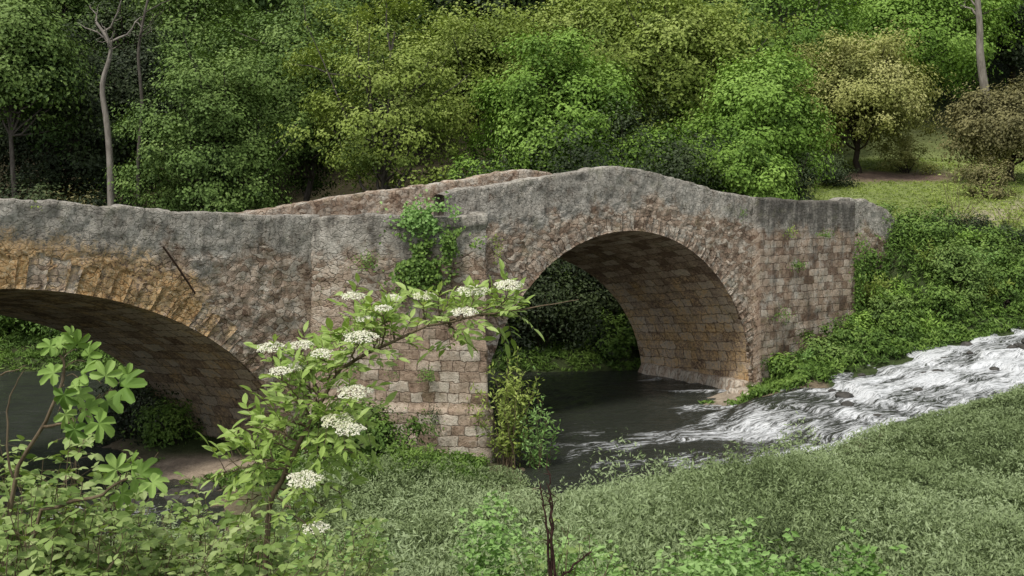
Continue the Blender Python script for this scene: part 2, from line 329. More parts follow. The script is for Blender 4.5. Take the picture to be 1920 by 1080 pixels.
for ai in range(2):
    nw=50; th=np.linspace(0,np.pi,150)[:,None]; W=np.linspace(0.,BW,nw)[None]; c,a,z0,b=archp(ai,W)
    U=c-a*np.cos(th); Zz=z0+b*np.sin(th)
    lo_=np.linspace(-1.2,-.35,6)[:,None]+0*W
    U=np.concatenate([np.repeat(U[:1],6,0),U,np.repeat(U[-1:],6,0)]); Zz=np.concatenate([lo_,Zz,lo_[::-1]])
    al=np.concatenate([[0],np.cumsum(np.hypot(np.diff(U[:,0]),np.diff(Zz[:,0])))])
    Wm=np.repeat(W,len(U),0); pl,n=plan(U.ravel(),Wm.ravel())
    Pt=np.column_stack([pl,Zz.ravel()]); k=(fbm(Pt*3,3,6)-.5)*.10+(fbm(Pt*1.,2,7)-.5)*.1
    cc_=(c+0*U).ravel(); aa_=(a+0*U).ravel(); sg=np.where(U.ravel()<cc_,1,-1)*np.clip(np.abs(U.ravel()-cc_)/aa_,0,1)
    dd=D1 if ai==0 else D2
    Pt[:,:2]+=dd*(k*sg*(np.sin(np.linspace(0,np.pi,nw))>.05)[None].repeat(len(U),0).ravel())[:,None]
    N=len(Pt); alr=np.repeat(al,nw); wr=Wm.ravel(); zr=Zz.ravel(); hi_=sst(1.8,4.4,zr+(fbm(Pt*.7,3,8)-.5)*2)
    mesh('vault',Pt,gridF(len(U),nw),SM,bridge,at=dict(grey=np.full(N,-.2),orange=(.52*(1-hi_)+.14*hi_ if ai else .34+0*hi_),dark=.5*hi_-.6,ash=np.ones(N),tint=.5-.22*hi_),uv=np.column_stack([wr*.72,alr*.72]),smooth=True)  # shade painted into the vault stone: tint darkens towards the crown
def ring(ai,dep,n,orange,label):
    c,a,z0,b=ARCH[ai]; g=Geo()
    ed=np.linspace(0.0,np.pi,n+1)+np.concatenate([[0],rng.normal(0,.010,n-1),[0]])
    UV=[];OR=[]
    for i in range(n):
        t0,t1=ed[i]+.0004,ed[i+1]-.0004; dp=dep*rng.uniform(.7,1.12); pr=rng.uniform(.004,.020); q=rng.uniform(.3,.75)
        if ai==0 and c-a*math.cos(t0)>-6.6: pr-=.05*rng.choice([.3,.8,1.3])
        vv=[]; uvs=[]
        K=4;Q=6
        for r_ in range(Q):
            for k_ in range(K):
                t=t0+(t1-t0)*k_/(K-1); rr=dp*r_/(Q-1)
                u=c-(a+rr)*math.cos(t); z=z0+(b+rr)*math.sin(t)-.004
                edge=(k_ in(0,K-1)) or r_ ==0
                w=-(pr-(.014 if edge else 0)-(.03 if r_==Q-1 else 0))+rng.normal(0,.007)-.012
                vv.append((u,z,w)); uvs.append((u+i*3.1,z+i*1.7))
        rim=[k_ for k_ in range(K)]+[r_*K+K-1 for r_ in range(1,Q)]+[(Q-1)*K+k_ for k_ in range(K-2,-1,-1)]+[r_*K for r_ in range(Q-2,0,-1)]
        F=[]
        for r_ in range(Q-1):
            for k_ in range(K-1):
                s=r_*K+k_; F.append((s,s+1,s+K+1,s+K))
        nb=len(vv)
        for idx in rim: vv.append((vv[idx][0],vv[idx][1],.15)); uvs.append(uvs[idx])
        L=len(rim)
        for j in range(L): F.append((rim[j],rim[(j+1)%L],nb+(j+1)%L,nb+j))
        vv=np.array(vv); pl,nn_=plan(vv[:,0],vv[:,2]); P_=np.column_stack([pl,vv[:,1]]); fr=np.arange(len(vv))<nb
        dv=(fbm(P_*1.3,3,11)-.5)*.08+(fbm(P_*6,3,12)-.5)*.09; P_[:,:2]-=nn_*(dv*fr)[:,None]
        g.add(P_,np.array(F),q); UV+=uvs
        o=orange*rng.choice([.35,.7,1.1])*(1 if vv[0,0]<-6.9 else .2); OR+= [o]*len(vv)
    V,F,T=g.out(); N=len(V)
    mesh('arch_ring',V,F,SM,bridge,at=dict(grey=np.full(N,.32),orange=np.array(OR),dark=np.full(N,-.1),ash=np.zeros(N),tint=T),uv=np.array(UV),smooth=True,label=label)
ring(0,.66,66,1.1,'ring of ochre orange voussoir stones')
ring(1,.50,74,0.,'ring of thin pinkish grey voussoir stones')
# cutwater pier
Bp=plan(np.array([-4.45]))[0][0]; Tp=np.array([-.57,24.4]); Cp=plan(np.array([.35]))[0][0]
g1=np.linspace(0,1,90)[:,None]; g2=np.linspace(0,1,80)[:,None]
path=np.vstack([Bp*(1-g1)+Tp*g1,(Tp*(1-g2)+Cp*g2)[1:]]); cen=(Bp+Tp+Cp)/3+np.array([-.4,.9])
al=np.concatenate([[0],np.cumsum(np.hypot(*np.diff(path,axis=0).T))]); npth=len(path)
tg=nrm(np.gradient(path,axis=0)); out=np.column_stack([tg[:,1],-tg[:,0]])
tp=5.60+(fbm(P3(al*1.5,0,31),3,3)-.5)*.14+.04*sst(3,4,al)
rows=[]
for k in np.linspace(0,1,110):
    z=-1+(tp-.03+1)*k; b_=.10*(1-sst(-1,4,z))+.10*(1-sst(1.25,1.35,z))+.07*sst(tp-.30,tp-.25,z)*sst(1.6,2.2,al); rows.append((path+out*b_[:,None],z))
for k in (.05,.15,.4,.6,.85,1.): rows.append((path+out*(.07*sst(1.6,2.2,al)*(1-k))[:,None]+(cen-path)*(.17*k),tp-.03*(1-math.sin(math.pi*k))+(fbm(P3(al*5,k*2,3),2,5)-.5)*.05))
for k in np.linspace(0,1,6): rows.append((path+(cen-path)*.17,tp-.03-.9*k))
rows.append((np.repeat(cen[None],npth,0),tp-.95))
Pt=np.concatenate([np.column_stack([a,b+0*al]) for a,b in rows]); AL=np.tile(al,len(rows))
o3=np.tile(np.column_stack([out,0*al]),(len(rows),1)); Pt=Pt+o3*((fbm(Pt*1.3,3,11)-.5)*.10+(fbm(Pt*5,3,12)-.5)*.10)[:,None]
z=Pt[:,2]; N=len(Pt)
mesh('cutwater_pier',Pt,gridF(len(rows),npth),SM,bridge,at=dict(grey=np.clip(sst(4.2,5.2,z)*.8+.16,0,1),orange=np.zeros(N),dark=.0+.8*sst(3.4,5.4,z+(fbm(Pt*1.,3,2)-.5)*2),ash=np.clip(1-sst(2.8,3.8,z+(fbm(Pt,2,3)-.5)*1.5),0,1),tint=.5+.1*(1-sst(0,3,z))),uv=np.column_stack([AL,z]),smooth=True,label='triangular cutwater pier of squared reddish stone blocks')
IM=barkmat('rusty_iron',(.03,.018,.012),(.07,.04,.025),20)
def onw(u,z,w=-.09): p=plan(np.array([u]),np.array([w]))[0][0]; return [p[0],p[1],z]
V,F=tube([onw(-8.0,4.98),onw(-7.72,4.6),onw(-7.3,3.98)],.022,6); mesh('iron_bar',V,F,IM,bridge,label='thin rusty bar leaning across the wall')
def block(name,us_,ws_,zs_,lab):
    a=np.linspace(*us_,26); b=np.linspace(*ws_,16)
    A,Bm=np.meshgrid(a,b); e=np.minimum(np.minimum(A-us_[0],us_[1]-A),np.minimum(Bm-ws_[0],ws_[1]-Bm)); 
    z=zs_[0]+(zs_[1]-zs_[0])*sst(0,.25,e+ (fbm(P3(A*2,Bm*2,0),3,1).reshape(A.shape)-.5)*.3)
    pl,_=plan(A.ravel(),Bm.ravel()); Pt=np.column_stack([pl,z.ravel()+(fbm(P3(A*3,Bm*3,2),3,1)-.5)*.12]); N=len(Pt)
    mesh(name,Pt,gridF(16,26),SM,bridge,at=dict(grey=np.full(N,.2),orange=np.zeros(N),dark=np.full(N,-.1),ash=np.zeros(N),tint=np.full(N,.7)),uv=np.column_stack([A.ravel(),Bm.ravel()]),smooth=True,label=lab)
block('footing',(9.0,11.2),(-1.3,.2),(-.4,.24),'pale rough masonry footing at the waterline')
block('footing',(9.95,10.75),(-.2,5.2),(-.3,.32),'stone plinth under the vault')
# ------------------------------------------------------------------ foliage materials
LM={
 'bright':leafmat('leaves_bright_green',(.075,.155,.022),(.21,.36,.055),(.33,.50,.11),.18),
 'green':leafmat('leaves_mid_green',(.045,.085,.022),(.14,.23,.05),(.23,.33,.09),.12),
 'yellow':leafmat('leaves_yellow_green',(.095,.145,.025),(.265,.35,.065),(.39,.47,.13),.18),
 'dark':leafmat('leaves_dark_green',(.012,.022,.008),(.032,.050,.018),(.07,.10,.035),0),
 'olive':leafmat('leaves_olive_blossom',(.13,.15,.035),(.35,.375,.11),(.50,.50,.20),.12),
 'brown':leafmat('leaves_brown_olive',(.09,.09,.035),(.22,.205,.085),(.33,.31,.14),.1),
 'meadow':leafmat('leaves_meadow',(.085,.12,.048),(.215,.285,.12),(.36,.445,.24),.12,nz=.35),
 'nettle':leafmat('leaves_nettle',(.08,.17,.04),(.22,.39,.10),(.36,.54,.20),.2,nz=1.),
 'ivy':leafmat('leaves_ivy',(.04,.08,.015),(.11,.20,.035),(.22,.34,.07),.1,nz=1.2),
 'elder':leafmat('leaves_elder',(.20,.31,.055),(.34,.48,.12),(.48,.61,.22),.3,.45,nz=3),
 'fig':leafmat('leaves_fig',(.12,.22,.04),(.23,.37,.08),(.37,.52,.16),.25,.6,nz=7),
 'bramble':leafmat('leaves_bramble',(.12,.20,.045),(.27,.38,.11),(.44,.53,.23),.25,.5,nz=3),
}
BK=barkmat('bark_grey',(.06,.05,.04),(.17,.15,.13)); BD=barkmat('bark_dark',(.02,.016,.012),(.07,.055,.042)); BT=barkmat('bark_twig',(.09,.065,.04),(.22,.17,.11),30)
def crown(c,rad,npuff,nl,pr,L,W,r,flat=.6,core=.35):
    c=np.array(c);rad=np.array(rad); dirs=nrm(r.normal(size=(npuff,3))); dirs[:,2]=np.where(dirs[:,2]<-.8,-dirs[:,2],dirs[:,2])
    rr=r.uniform(core,1,npuff)**.55; rr*=.50+.95*vnoise(dirs*1.7+c[:2].sum(),3)
    pc=c+dirs*rad*rr[:,None]
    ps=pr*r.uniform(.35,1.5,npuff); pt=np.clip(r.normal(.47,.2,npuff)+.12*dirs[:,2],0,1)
    cnt=np.maximum(20,(nl*(ps/pr)**2)).astype(int); idx=np.repeat(np.arange(npuff),cnt); n=len(idx)
    d=nrm(r.normal(size=(n,3))); q=r.uniform(.05,1.2,n)**.7
    q*=.30+1.5*vnoise(d*2.1+idx[:,None]*3.7,5)
    C=pc[idx]+d*(ps[idx]*q)[:,None]*np.array([1,1,flat]); C[:,2]-=.12*ps[idx]*(q**2)
    oc=nrm((C-c)/rad)
    N=nrm(d*.6+oc*.6+r.normal(size=(n,3))*.32+np.array([0,0,.5]))
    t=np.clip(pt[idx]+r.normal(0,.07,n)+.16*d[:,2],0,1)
    s=r.uniform(.55,1.25,n)
    return kites(C,N,L*s,W*s,t,r),pc
def tree(x,y,top,crn,mat,bark=BK,npuff=110,nl=260,pr=.95,L=.24,W=.13,seed=1,label='',flat=.6,core=.35,tr=.2,name='deciduous_tree',cat='tree'):
    r=np.random.default_rng(seed); zb=tz(x,y)-.2; rx,ry,lo=crn
    cz=(top+lo)/2; rz=(top-lo)/2-pr*.35
    e=empty(name,label=label,category=cat)
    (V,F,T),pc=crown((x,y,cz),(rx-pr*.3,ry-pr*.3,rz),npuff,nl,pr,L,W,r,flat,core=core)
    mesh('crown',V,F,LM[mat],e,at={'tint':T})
    g=Geo(); tp=wig((x,y,zb),(x,y,cz+rz*.6),12,.09*max(rx,2)/3,r=r)
    V,F=tube(tp,np.linspace(tr,tr*.2,12)*1.0,8); g.add(V,F)
    sel=r.permutation(npuff)[:min(npuff,50)]; klo=int(np.searchsorted(tp[:,2],lo+.1*(top-lo)))
    for i in sel:
        q=pc[i]; k=int(r.integers(min(max(3,klo),9),11))
        while k>max(3,klo) and tp[k,2]>q[2]: k-=1
        V,F=tube(wig(tp[k],q,6,.10,-.1,r),np.linspace(tr*.34,.015,6),5); g.add(V,F)
    V,F,T=g.out(); mesh('trunk',V,F,bark,e,smooth=True)
    return e
S=2059.
def tx(px,D): return (px-960)/S*D
def tzp(py,D): return 6-(py-370)/S*D
TR=[
 (20,46,-60,120,300,'green',100,260,1.0,.19,'tall leafy green tree at the edge of the wood','deciduous_tree',.7,.2),
 (110,50,60,150,460,'dark',120,260,1.0,.18,'dark dense evergreen oak','oak_tree',.7,.3),
 (240,53,-20,110,420,'dark',90,240,1.0,.18,'dark dense evergreen oak','oak_tree',.7,.3),
 (400,44,40,175,560,'green',220,270,.70,.145,'slender green alder with fine leaves beside the river','alder_tree',.7,.1),
 (560,50,-40,185,420,'green',170,280,.95,.18,'tall mid green tree on the bank','deciduous_tree',.7,.1),
 (740,45,-50,220,460,'yellow',210,150,.70,.155,'yellow green oak with open branches','oak_tree',.7,.1),
 (890,52,-40,190,380,'yellow',150,260,.95,.18,'yellow green oak in young leaf','oak_tree',.7,.1),
 (1050,45,60,155,400,'bright',190,300,.72,.165,'dense bright green field maple','maple_tree',.75,.1),
 (1270,50,-60,225,390,'yellow',240,240,.85,.18,'large spreading oak in yellow green leaf','oak_tree',.75,.1),
 (1420,46,110,145,400,'bright',190,300,.72,.165,'dense bright green field maple','maple_tree',.8,.1),
 (1610,57,60,175,375,'olive',230,300,.8,.155,'rounded holm oak covered in pale yellow blossom','oak_tree',.8,.1),
 (1895,54,150,125,365,'brown',150,290,.75,.155,'low olive brown holm oak at the edge of the clearing','oak_tree',.8,.1),
 (1460,64,-60,190,320,'bright',150,270,1.1,.21,'tall fresh green tree on the slope','deciduous_tree',.75,.2),
 (1720,70,-60,190,220,'bright',140,270,1.2,.23,'tall fresh green tree above the clearing','deciduous_tree',.75,.2),
 (1090,58,-70,190,340,'yellow',140,260,1.1,.21,'tall yellow green tree on the slope','deciduous_tree',.75,.2),
 (660,62,-90,210,340,'green',120,260,1.2,.24,'tall green tree on the slope','deciduous_tree',.7,.3),
 (350,58,-60,160,340,'green',110,250,1.2,.22,'tall green tree on the slope','deciduous_tree',.7,.3),
 (1900,74,-60,170,250,'dark',110,260,1.3,.24,'dark pine crown high on the slope','pine_tree',.5,.4),
]
for i,(px,D,tpy,hw,lpy,mat,npf,nl,pr,L,lab,nm,fl_,co) in enumerate(TR):
    x=tx(px,D); rx=hw/S*D
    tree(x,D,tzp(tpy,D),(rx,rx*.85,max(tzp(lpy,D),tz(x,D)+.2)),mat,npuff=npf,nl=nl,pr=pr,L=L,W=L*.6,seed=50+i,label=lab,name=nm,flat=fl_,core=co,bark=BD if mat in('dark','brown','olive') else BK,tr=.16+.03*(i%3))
protos=[]
for k,(mat) in enumerate(['green','dark','bright']):
    protos.append(tree(0,70,tz(0,70)+13,(4.6,4.6,tz(0,70)+1.5),mat,npuff=90,nl=140,pr=1.5,L=.34,W=.2,seed=90+k,label='%s hillside woodland tree'%{'green':'mid green','dark':'dark evergreen','bright':'fresh green'}[mat],name='hillside_tree',flat=.75))
r=np.random.default_rng(5)
zb0=tz(0,70)
for yy in (66,77,89):
    half=yy*.47+3
    for xx in np.arange(-half,half,7.2+yy*.02):
        if yy==66 and xx>14: continue
        p=protos[r.choice([1,1,0] if xx<-8 else [0,1,2,0])]; X0=xx+r.uniform(-1.5,1.5); Y0=yy+r.uniform(-3,3); sc=r.uniform(.85,1.3)
        e=p.copy(); COL.objects.link(e); e.rotation_euler=(0,0,r.uniform(0,6.28)); e.scale=(sc,sc,sc*r.uniform(.9,1.25))
        off=mathutils.Euler(e.rotation_euler).to_matrix()@mathutils.Vector((0,70*sc,0)); e.location=(X0-off.x,Y0-off.y,tz(X0,Y0)-zb0*e.scale[2])
        e['group']='trees covering the hillside'
        for ch in p.children:
            c2=ch.copy(); COL.objects.link(c2); c2.parent=e
for p in protos: p['group']='trees covering the hillside'
def bare(pts,r0,nm,lab,seed,bark,nb=9,ln=1.,r1=.45):
    r=np.random.default_rng(seed); e=empty(nm,label=lab,category='tree'); g=Geo()
    P=np.array(pts,float); t=np.linspace(0,1,24); k=np.linspace(0,1,len(P)); P=np.column_stack([np.interp(t,k,P[:,i]) for i in range(3)])+np.cumsum(r.normal(0,.02,(24,3)),0)
    P[1:-1]=(P[:-2]+P[1:-1]*2+P[2:])/4; P[1:-1]=(P[:-2]+P[1:-1]*2+P[2:])/4
    V,F=tube(P,np.linspace(r0,r0*r1,24),8); g.add(V,F)
    for i in range(nb):
        a=P[int(r.integers(15,24))]; d=nrm(r.normal(size=3)*np.array([.8,.6,.3])+np.array([0,0,.9])); q=a+d*r.uniform(.6,1.8)*ln
        w=wig(a,q,7,.07,0,r); V,F=tube(w,np.linspace(r0*.3,.010,7),5); g.add(V,F)
        for j in range(2):
            a2=w[int(r.integers(2,6))]; V,F=tube(wig(a2,a2+nrm(d+r.normal(size=3)*.7)*r.uniform(.3,.8),5,.04,0,r),np.linspace(.02,.006,5),4); g.add(V,F)
    V,F,T=g.out(); mesh('trunk',V,F,bark,e,smooth=True); return e
BP=barkmat('bark_pale',(.15,.13,.11),(.34,.31,.27))
D=42.5
bare([(tx(208,D),D,tz(tx(208,D),D)-.2),(tx(208,D),D,tzp(380,D)),(tx(200,D),D,tzp(250,D)),(tx(190,D),D,tzp(160,D)),(tx(216,D),D,tzp(88,D)),(tx(185,D),D,tzp(40,D))],.17,'bare_tree','pale leafless tree trunk with crooked branches',3,BP,7,r1=.3)
bare([(tx(252,D),D+1,tz(tx(252,D),D+1)-.2),(tx(240,D),D+1,tzp(300,D)),(tx(252,D),D+1,tzp(200,D)),(tx(240,D),D+1,tzp(100,D)),(tx(250,D),D+1,tzp(20,D)),(tx(262,D),D+1,tzp(-40,D))],.09,'bare_tree','thin grey leafless tree trunk',4,BK,6)
D=62
bare([(tx(1856,D),D,tz(tx(1856,D),D)-.2),(tx(1850,D),D,tzp(190,D)),(tx(1840,D),D,tzp(100,D)),(tx(1838,D),D,tzp(50,D)),(tx(1826,D),D,tzp(-60,D))],.30,'pine_tree','tall grey pine trunk rising above the clearing',6,BP,6)
# ------------------------------------------------------------------ bushes
def bush(x,y,z,rad,mat,n,L,W,seed,name='shrub',label='',npuff=26,pr=None,flat=.75,cat='bush',stems=True,core=.15):
    r=np.random.default_rng(seed); e=empty(name,label=label,category=cat)
    pr=pr or max(rad)*.30
    (V,F,T),pc=crown((x,y,z+rad[2]*.55),np.array(rad)*.85,npuff,n/npuff,pr,L,W,r,flat,core=core); 
    mesh('foliage',V,F,LM[mat],e,at={'tint':T})
    if stems:
        g=Geo()
        for i in range(min(npuff,14)):
            V,F=tube(wig((x+r.normal(0,.1),y+r.normal(0,.1),tz(x,y)-.1),pc[i],6,.04,0,r),np.linspace(.03,.008,6),4); g.add(V,F)
        V,F,T=g.out(); mesh('stem',V,F,BD,e)
    return e
def gb(px,D,w,h,mat,n,L,seed,label,dz=0,**k):
    x=tx(px,D); return bush(x,D,tz(x,D)+dz,(w,w*.8,h),mat,n,L,L*.5,seed,label=label,**k)
def shoots(x,y,n,spread,h,per,L,mat,seed,name,label,lw=.35,r0=.012):
    r=np.random.default_rng(seed); e=empty(name,label=label,category='bush'); g=Geo(); C=[];U=[];T=[]
    for i in range(n):
        a=r.uniform(0,6.28); q=r.uniform(0,1)**.6; hh=h*(1-.35*q)*r.uniform(.6,1.05); p0=np.array([x+r.normal(0,.1),y+r.normal(0,.1),tz(x,y)-.1]); p1=p0+np.array([math.cos(a)*q*spread,math.sin(a)*q*spread*.7,hh])
        Q=wig(p0,p1,14,.02,.12*hh*q,r); V,F=tube(Q,np.linspace(r0,.003,14),4); g.add(V,F)
        tn=r.normal(.5,.15)
        k=r.uniform(2,13,per); i0=k.astype(int); f=(k-i0)[:,None]; B=Q[i0]*(1-f)+Q[np.minimum(i0+1,13)]*f
        d=nrm(r.normal(size=(per,3))+np.array([0,0,.35])); C.append(B+d*r.uniform(.03,.22,per)[:,None]); U.append(d); T.append(np.clip(tn+r.normal(0,.15,per)+.1*(k/13),0,1))
    C=np.concatenate(C);U=np.concatenate(U);T=np.concatenate(T); nn=nrm(np.cross(U,r.normal(size=U.shape))+np.array([0,-.35,.5])); s=r.uniform(.6,1.2,len(C))
    V,F,T=kites(C,nn,L*s,L*lw*s,T,r,updir=U); mesh('foliage',V,F,LM[mat],e,at={'tint':T})
    V,F,_=g.out(); mesh('stem',V,F,BT,e); return e
shoots(tx(955,24.4),24.3,26,.95,3.0,62,.13,'yellow',71,'willow_shrub','airy yellow green willow shrub at the foot of the pier')
shoots(tx(1010,24.6),24.5,16,.9,2.4,50,.13,'nettle',72,'willow_shrub','airy light green willow shrub at the foot of the pier')
gb(700,23.6,1.2,1.0,'ivy',8000,.10,2,'dark green bush against the pier base')
gb(610,24.4,1.0,1.0,'ivy',4000,.10,3,'shaded bush beside the pier')
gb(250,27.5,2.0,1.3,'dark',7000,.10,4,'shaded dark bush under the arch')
gb(330,26.2,1.0,.7,'ivy',3000,.10,5,'low bush on the gravel bank')
RB=[(1700,38.8,1.0,.8,'ivy'),(1660,35.8,1.0,1.0,'green'),(1740,38.5,1.4,.9,'ivy'),(1790,37,1.5,.9,'green'),(1850,38.5,1.5,.8,'ivy'),(1900,37.3,1.4,.9,'ivy'),
 (1760,35.8,1.0,.7,'ivy'),(1610,35.2,.7,.7,'bright'),(1690,34.8,.9,.7,'ivy'),(1825,36.4,1.0,.8,'green'),(1905,39.6,1.4,.6,'dark'),(1760,39.8,1.4,.5,'dark'),(1830,40.,1.4,.5,'dark'),
 (1470,33.2,.8,.6,'ivy'),(1530,33.8,.8,.6,'green'),(1580,34.4,.8,.7,'ivy'),(1450,33.9,.4,.5,'bright'),(1500,32.6,.7,.3,'ivy'),(1560,33.0,.8,.4,'green'),(1640,33.9,.8,.5,'ivy'),
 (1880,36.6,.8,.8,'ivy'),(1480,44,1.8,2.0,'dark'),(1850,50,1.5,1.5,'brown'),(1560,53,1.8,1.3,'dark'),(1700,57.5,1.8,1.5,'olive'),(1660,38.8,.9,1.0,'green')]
for i,(px,D,w,h,mt) in enumerate(RB):
    gb(px,D,w,h,mt,int(3000*w*h**.5),.12,200+i,{'ivy':'leafy green shrub on the river bank','green':'mid green shrub on the river bank','bright':'bright green fern clump on the river bank','dark':'dark shrub in shade','brown':'olive brown shrub at the clearing edge','olive':'pale olive shrub at the wood edge'}[mt],npuff=46,pr=.26*max(w,h),core=.05)
shoots(tx(1790,41),41,26,1.9,3.2,24,.14,'yellow',73,'sapling','sparse yellow green sapling shrub by the path')
shoots(tx(1890,41),41,14,1.2,2.0,24,.14,'yellow',75,'sapling','sparse yellow green sapling shrub by the path')
for i,(px,D,n_s,sp,h) in enumerate([(1680,36.2,18,.9,1.3),(1750,37.2,18,1.,1.2),(1820,37.6,18,1.,1.3),(1880,38.4,18,1.,1.0),(1720,34.9,14,.8,.9),(1850,36.6,16,.9,.9),(1540,33.2,14,.8,.7),(1600,34.1,14,.8,.9),(1780,38.4,18,1.,1.0),(1640,36.6,16,.8,1.5)]):
    shoots(tx(px,D),D,n_s,sp,h,50,.16,['bright','yellow','nettle','green'][i%4],740+i,'fern','leafy fern clump growing on the river bank',r0=.006)
for i,(px,D,w,h,mt) in enumerate([(1140,38.8,1.1,.9,'ivy'),(1185,38.9,1.1,.8,'ivy'),(940,39.2,2,2.8,'dark'),(1010,39.2,2,3.1,'dark'),(1080,39.6,2.2,3.3,'dark'),(1150,40.,2.2,3.2,'dark'),(1220,40.4,2.2,3.,'dark'),(1060,42.5,3,4.0,'dark'),(940,42.5,3,4.0,'dark'),(1170,43,3,4.0,'dark'),(1270,42,2.4,3.4,'dark'),  # dark leaf colour behind the main arch carries painted canopy shade
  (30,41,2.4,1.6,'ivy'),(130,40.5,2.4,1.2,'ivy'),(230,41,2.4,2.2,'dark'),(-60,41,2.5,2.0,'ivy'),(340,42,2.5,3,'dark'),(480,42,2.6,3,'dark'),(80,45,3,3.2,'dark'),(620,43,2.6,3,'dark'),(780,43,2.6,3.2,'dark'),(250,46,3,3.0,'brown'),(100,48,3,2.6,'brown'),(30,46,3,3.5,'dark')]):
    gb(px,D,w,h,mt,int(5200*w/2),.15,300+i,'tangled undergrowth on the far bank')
for i,(px,D,tpy,hw) in enumerate([(1210,43.5,245,75),(1300,44,280,75),(1390,43.5,265,95),(1440,43,310,60),(1130,43.5,290,70),(900,44,330,80)]):
    x=tx(px,D); t=tzp(tpy,D); lo=tz(x,D); bush(x,D,lo+(t-lo)*.45,(hw/S*D,hw/S*D,(t-lo)*.45),'bright',22000,.155,.09,400+i,label='bright green leafy bush beside the bridge',npuff=130,pr=.42,core=.1)
# wall plants
def wallplant(u,z,w,h,n,mat,L,seed,label,off=-.12):
    r=np.random.default_rng(seed)
    a=r.normal(0,.42,n); b=r.normal(0,.42,n); kk=fbm(P3(a*3+seed,b*3,0),2,seed)>.42
    a=a[kk];b=b[kk]; N=len(a)
    pl,nn=plan(u+a*w,off-np.abs(r.normal(0,.13,N))); C=np.column_stack([pl,z+b*h]); n3=np.column_stack([-nn,np.full(N,.6)])+r.normal(size=(N,3))*.55
    V,F,T=kites(C,n3,L*r.uniform(.6,1.2,N),L*.7,np.clip(r.normal(.5,.2,N),0,1),r)
    return mesh('wall_plant',V,F,LM[mat],None,at={'tint':T},label=label,category='plant')
def flankplant(t0,z0,w,h,n,mat,L,seed,label,nm='wall_plant'):
    r=np.random.default_rng(seed); a=r.normal(0,.42,n)*w; b=r.normal(0,.42,n)*h
    kk=fbm(P3(a*3.2+seed,b*3.2,0),3,seed)>.48; a=a[kk];b=b[kk];N=len(a); t=t0+a/3.95
    p=Bp*(1-t[:,None])+Tp*t[:,None]; C=np.column_stack([p[:,0],p[:,1]-.08-np.abs(r.normal(0,.16,N)),z0+b])
    V,F,T=kites(C,np.array([.1,-1,.7])+r.normal(size=(N,3))*.5,L*r.uniform(.6,1.2,N),L*.62,np.clip(r.normal(.5,.22,N),0,1),r)
    return mesh(nm,V,F,LM[mat],None,at={'tint':T},label=label,category='plant')
def fp(px,py,D=24.7):
    x=tx(px,D); t=(x-Bp[0])/(Tp[0]-Bp[0]); return t,tzp(py,D)
for i,(px,py,w,h,n,mt,L,lab) in enumerate([(785,500,.75,.85,2600,'ivy',.10,'lush green creeper hanging from the pier wall'),(800,410,.85,.42,1300,'nettle',.10,'leafy sapling sprouting from the pier top'),(845,455,.7,.35,1000,'ivy',.10,'leafy sprig growing from the pier wall'),
   (690,490,.4,.3,200,'ivy',.05,'small tuft rooted in the wall'),(805,700,.25,.2,250,'ivy',.04,'small moss tuft in a masonry joint'),(850,805,.6,.2,350,'ivy',.05,'low moss growing in masonry joints'),(740,690,.2,.2,160,'ivy',.04,'small tuft in a masonry joint'),(815,770,.2,.2,160,'dark',.04,'small tuft in a masonry joint')]):
    t,z=fp(px,py); flankplant(t,z,w,h,n,mt,L,500+i,lab)
def up(px):
    uu=np.linspace(-14,17,3000); p=plan(uu,offs(uu))[0]; return uu[np.argmin(np.abs(960+S*p[:,0]/p[:,1]-px))]
for i,(px,py,w,h,n,mt,L,lab) in enumerate([(625,540,.4,.3,420,'ivy',.06,'green tuft hanging on the wall'),(635,450,.35,.2,160,'brown',.05,'dry tuft on the wall'),(635,485,.3,.2,110,'ivy',.05,'small tuft on the wall'),(1490,497,.35,.2,260,'green',.07,'small plant rooted in the wall'),(1540,440,.45,.15,220,'ivy',.06,'small plant rooted in the wall'),
    (1475,435,.25,.2,130,'yellow',.07,'small yellowish plant on the wall'),(1385,400,.1,.3,90,'green',.05,'thin tuft hanging below the coping'),(925,470,.15,.5,160,'yellow',.06,'thin yellow green weeds up the wall'),(1630,520,1.0,1.1,3000,'ivy',.12,'curtain of ivy on the wing wall'),(60,388,.1,.1,40,'yellow',.04,'tiny weed on the parapet'),(1460,590,.5,.3,150,'ivy',.06,'small weeds on the wall'),(1602,540,.3,1.7,1100,'ivy',.10,'ivy climbing the corner of the wall')]):
    u=up(px); p=plan(np.array([u]),offs(np.array([u])))[0][0]; wallplant(u,tzp(py,p[1]),w,h,n,mt,L,600+i,lab,off=float(offs(np.array([u]))[0])-.08)
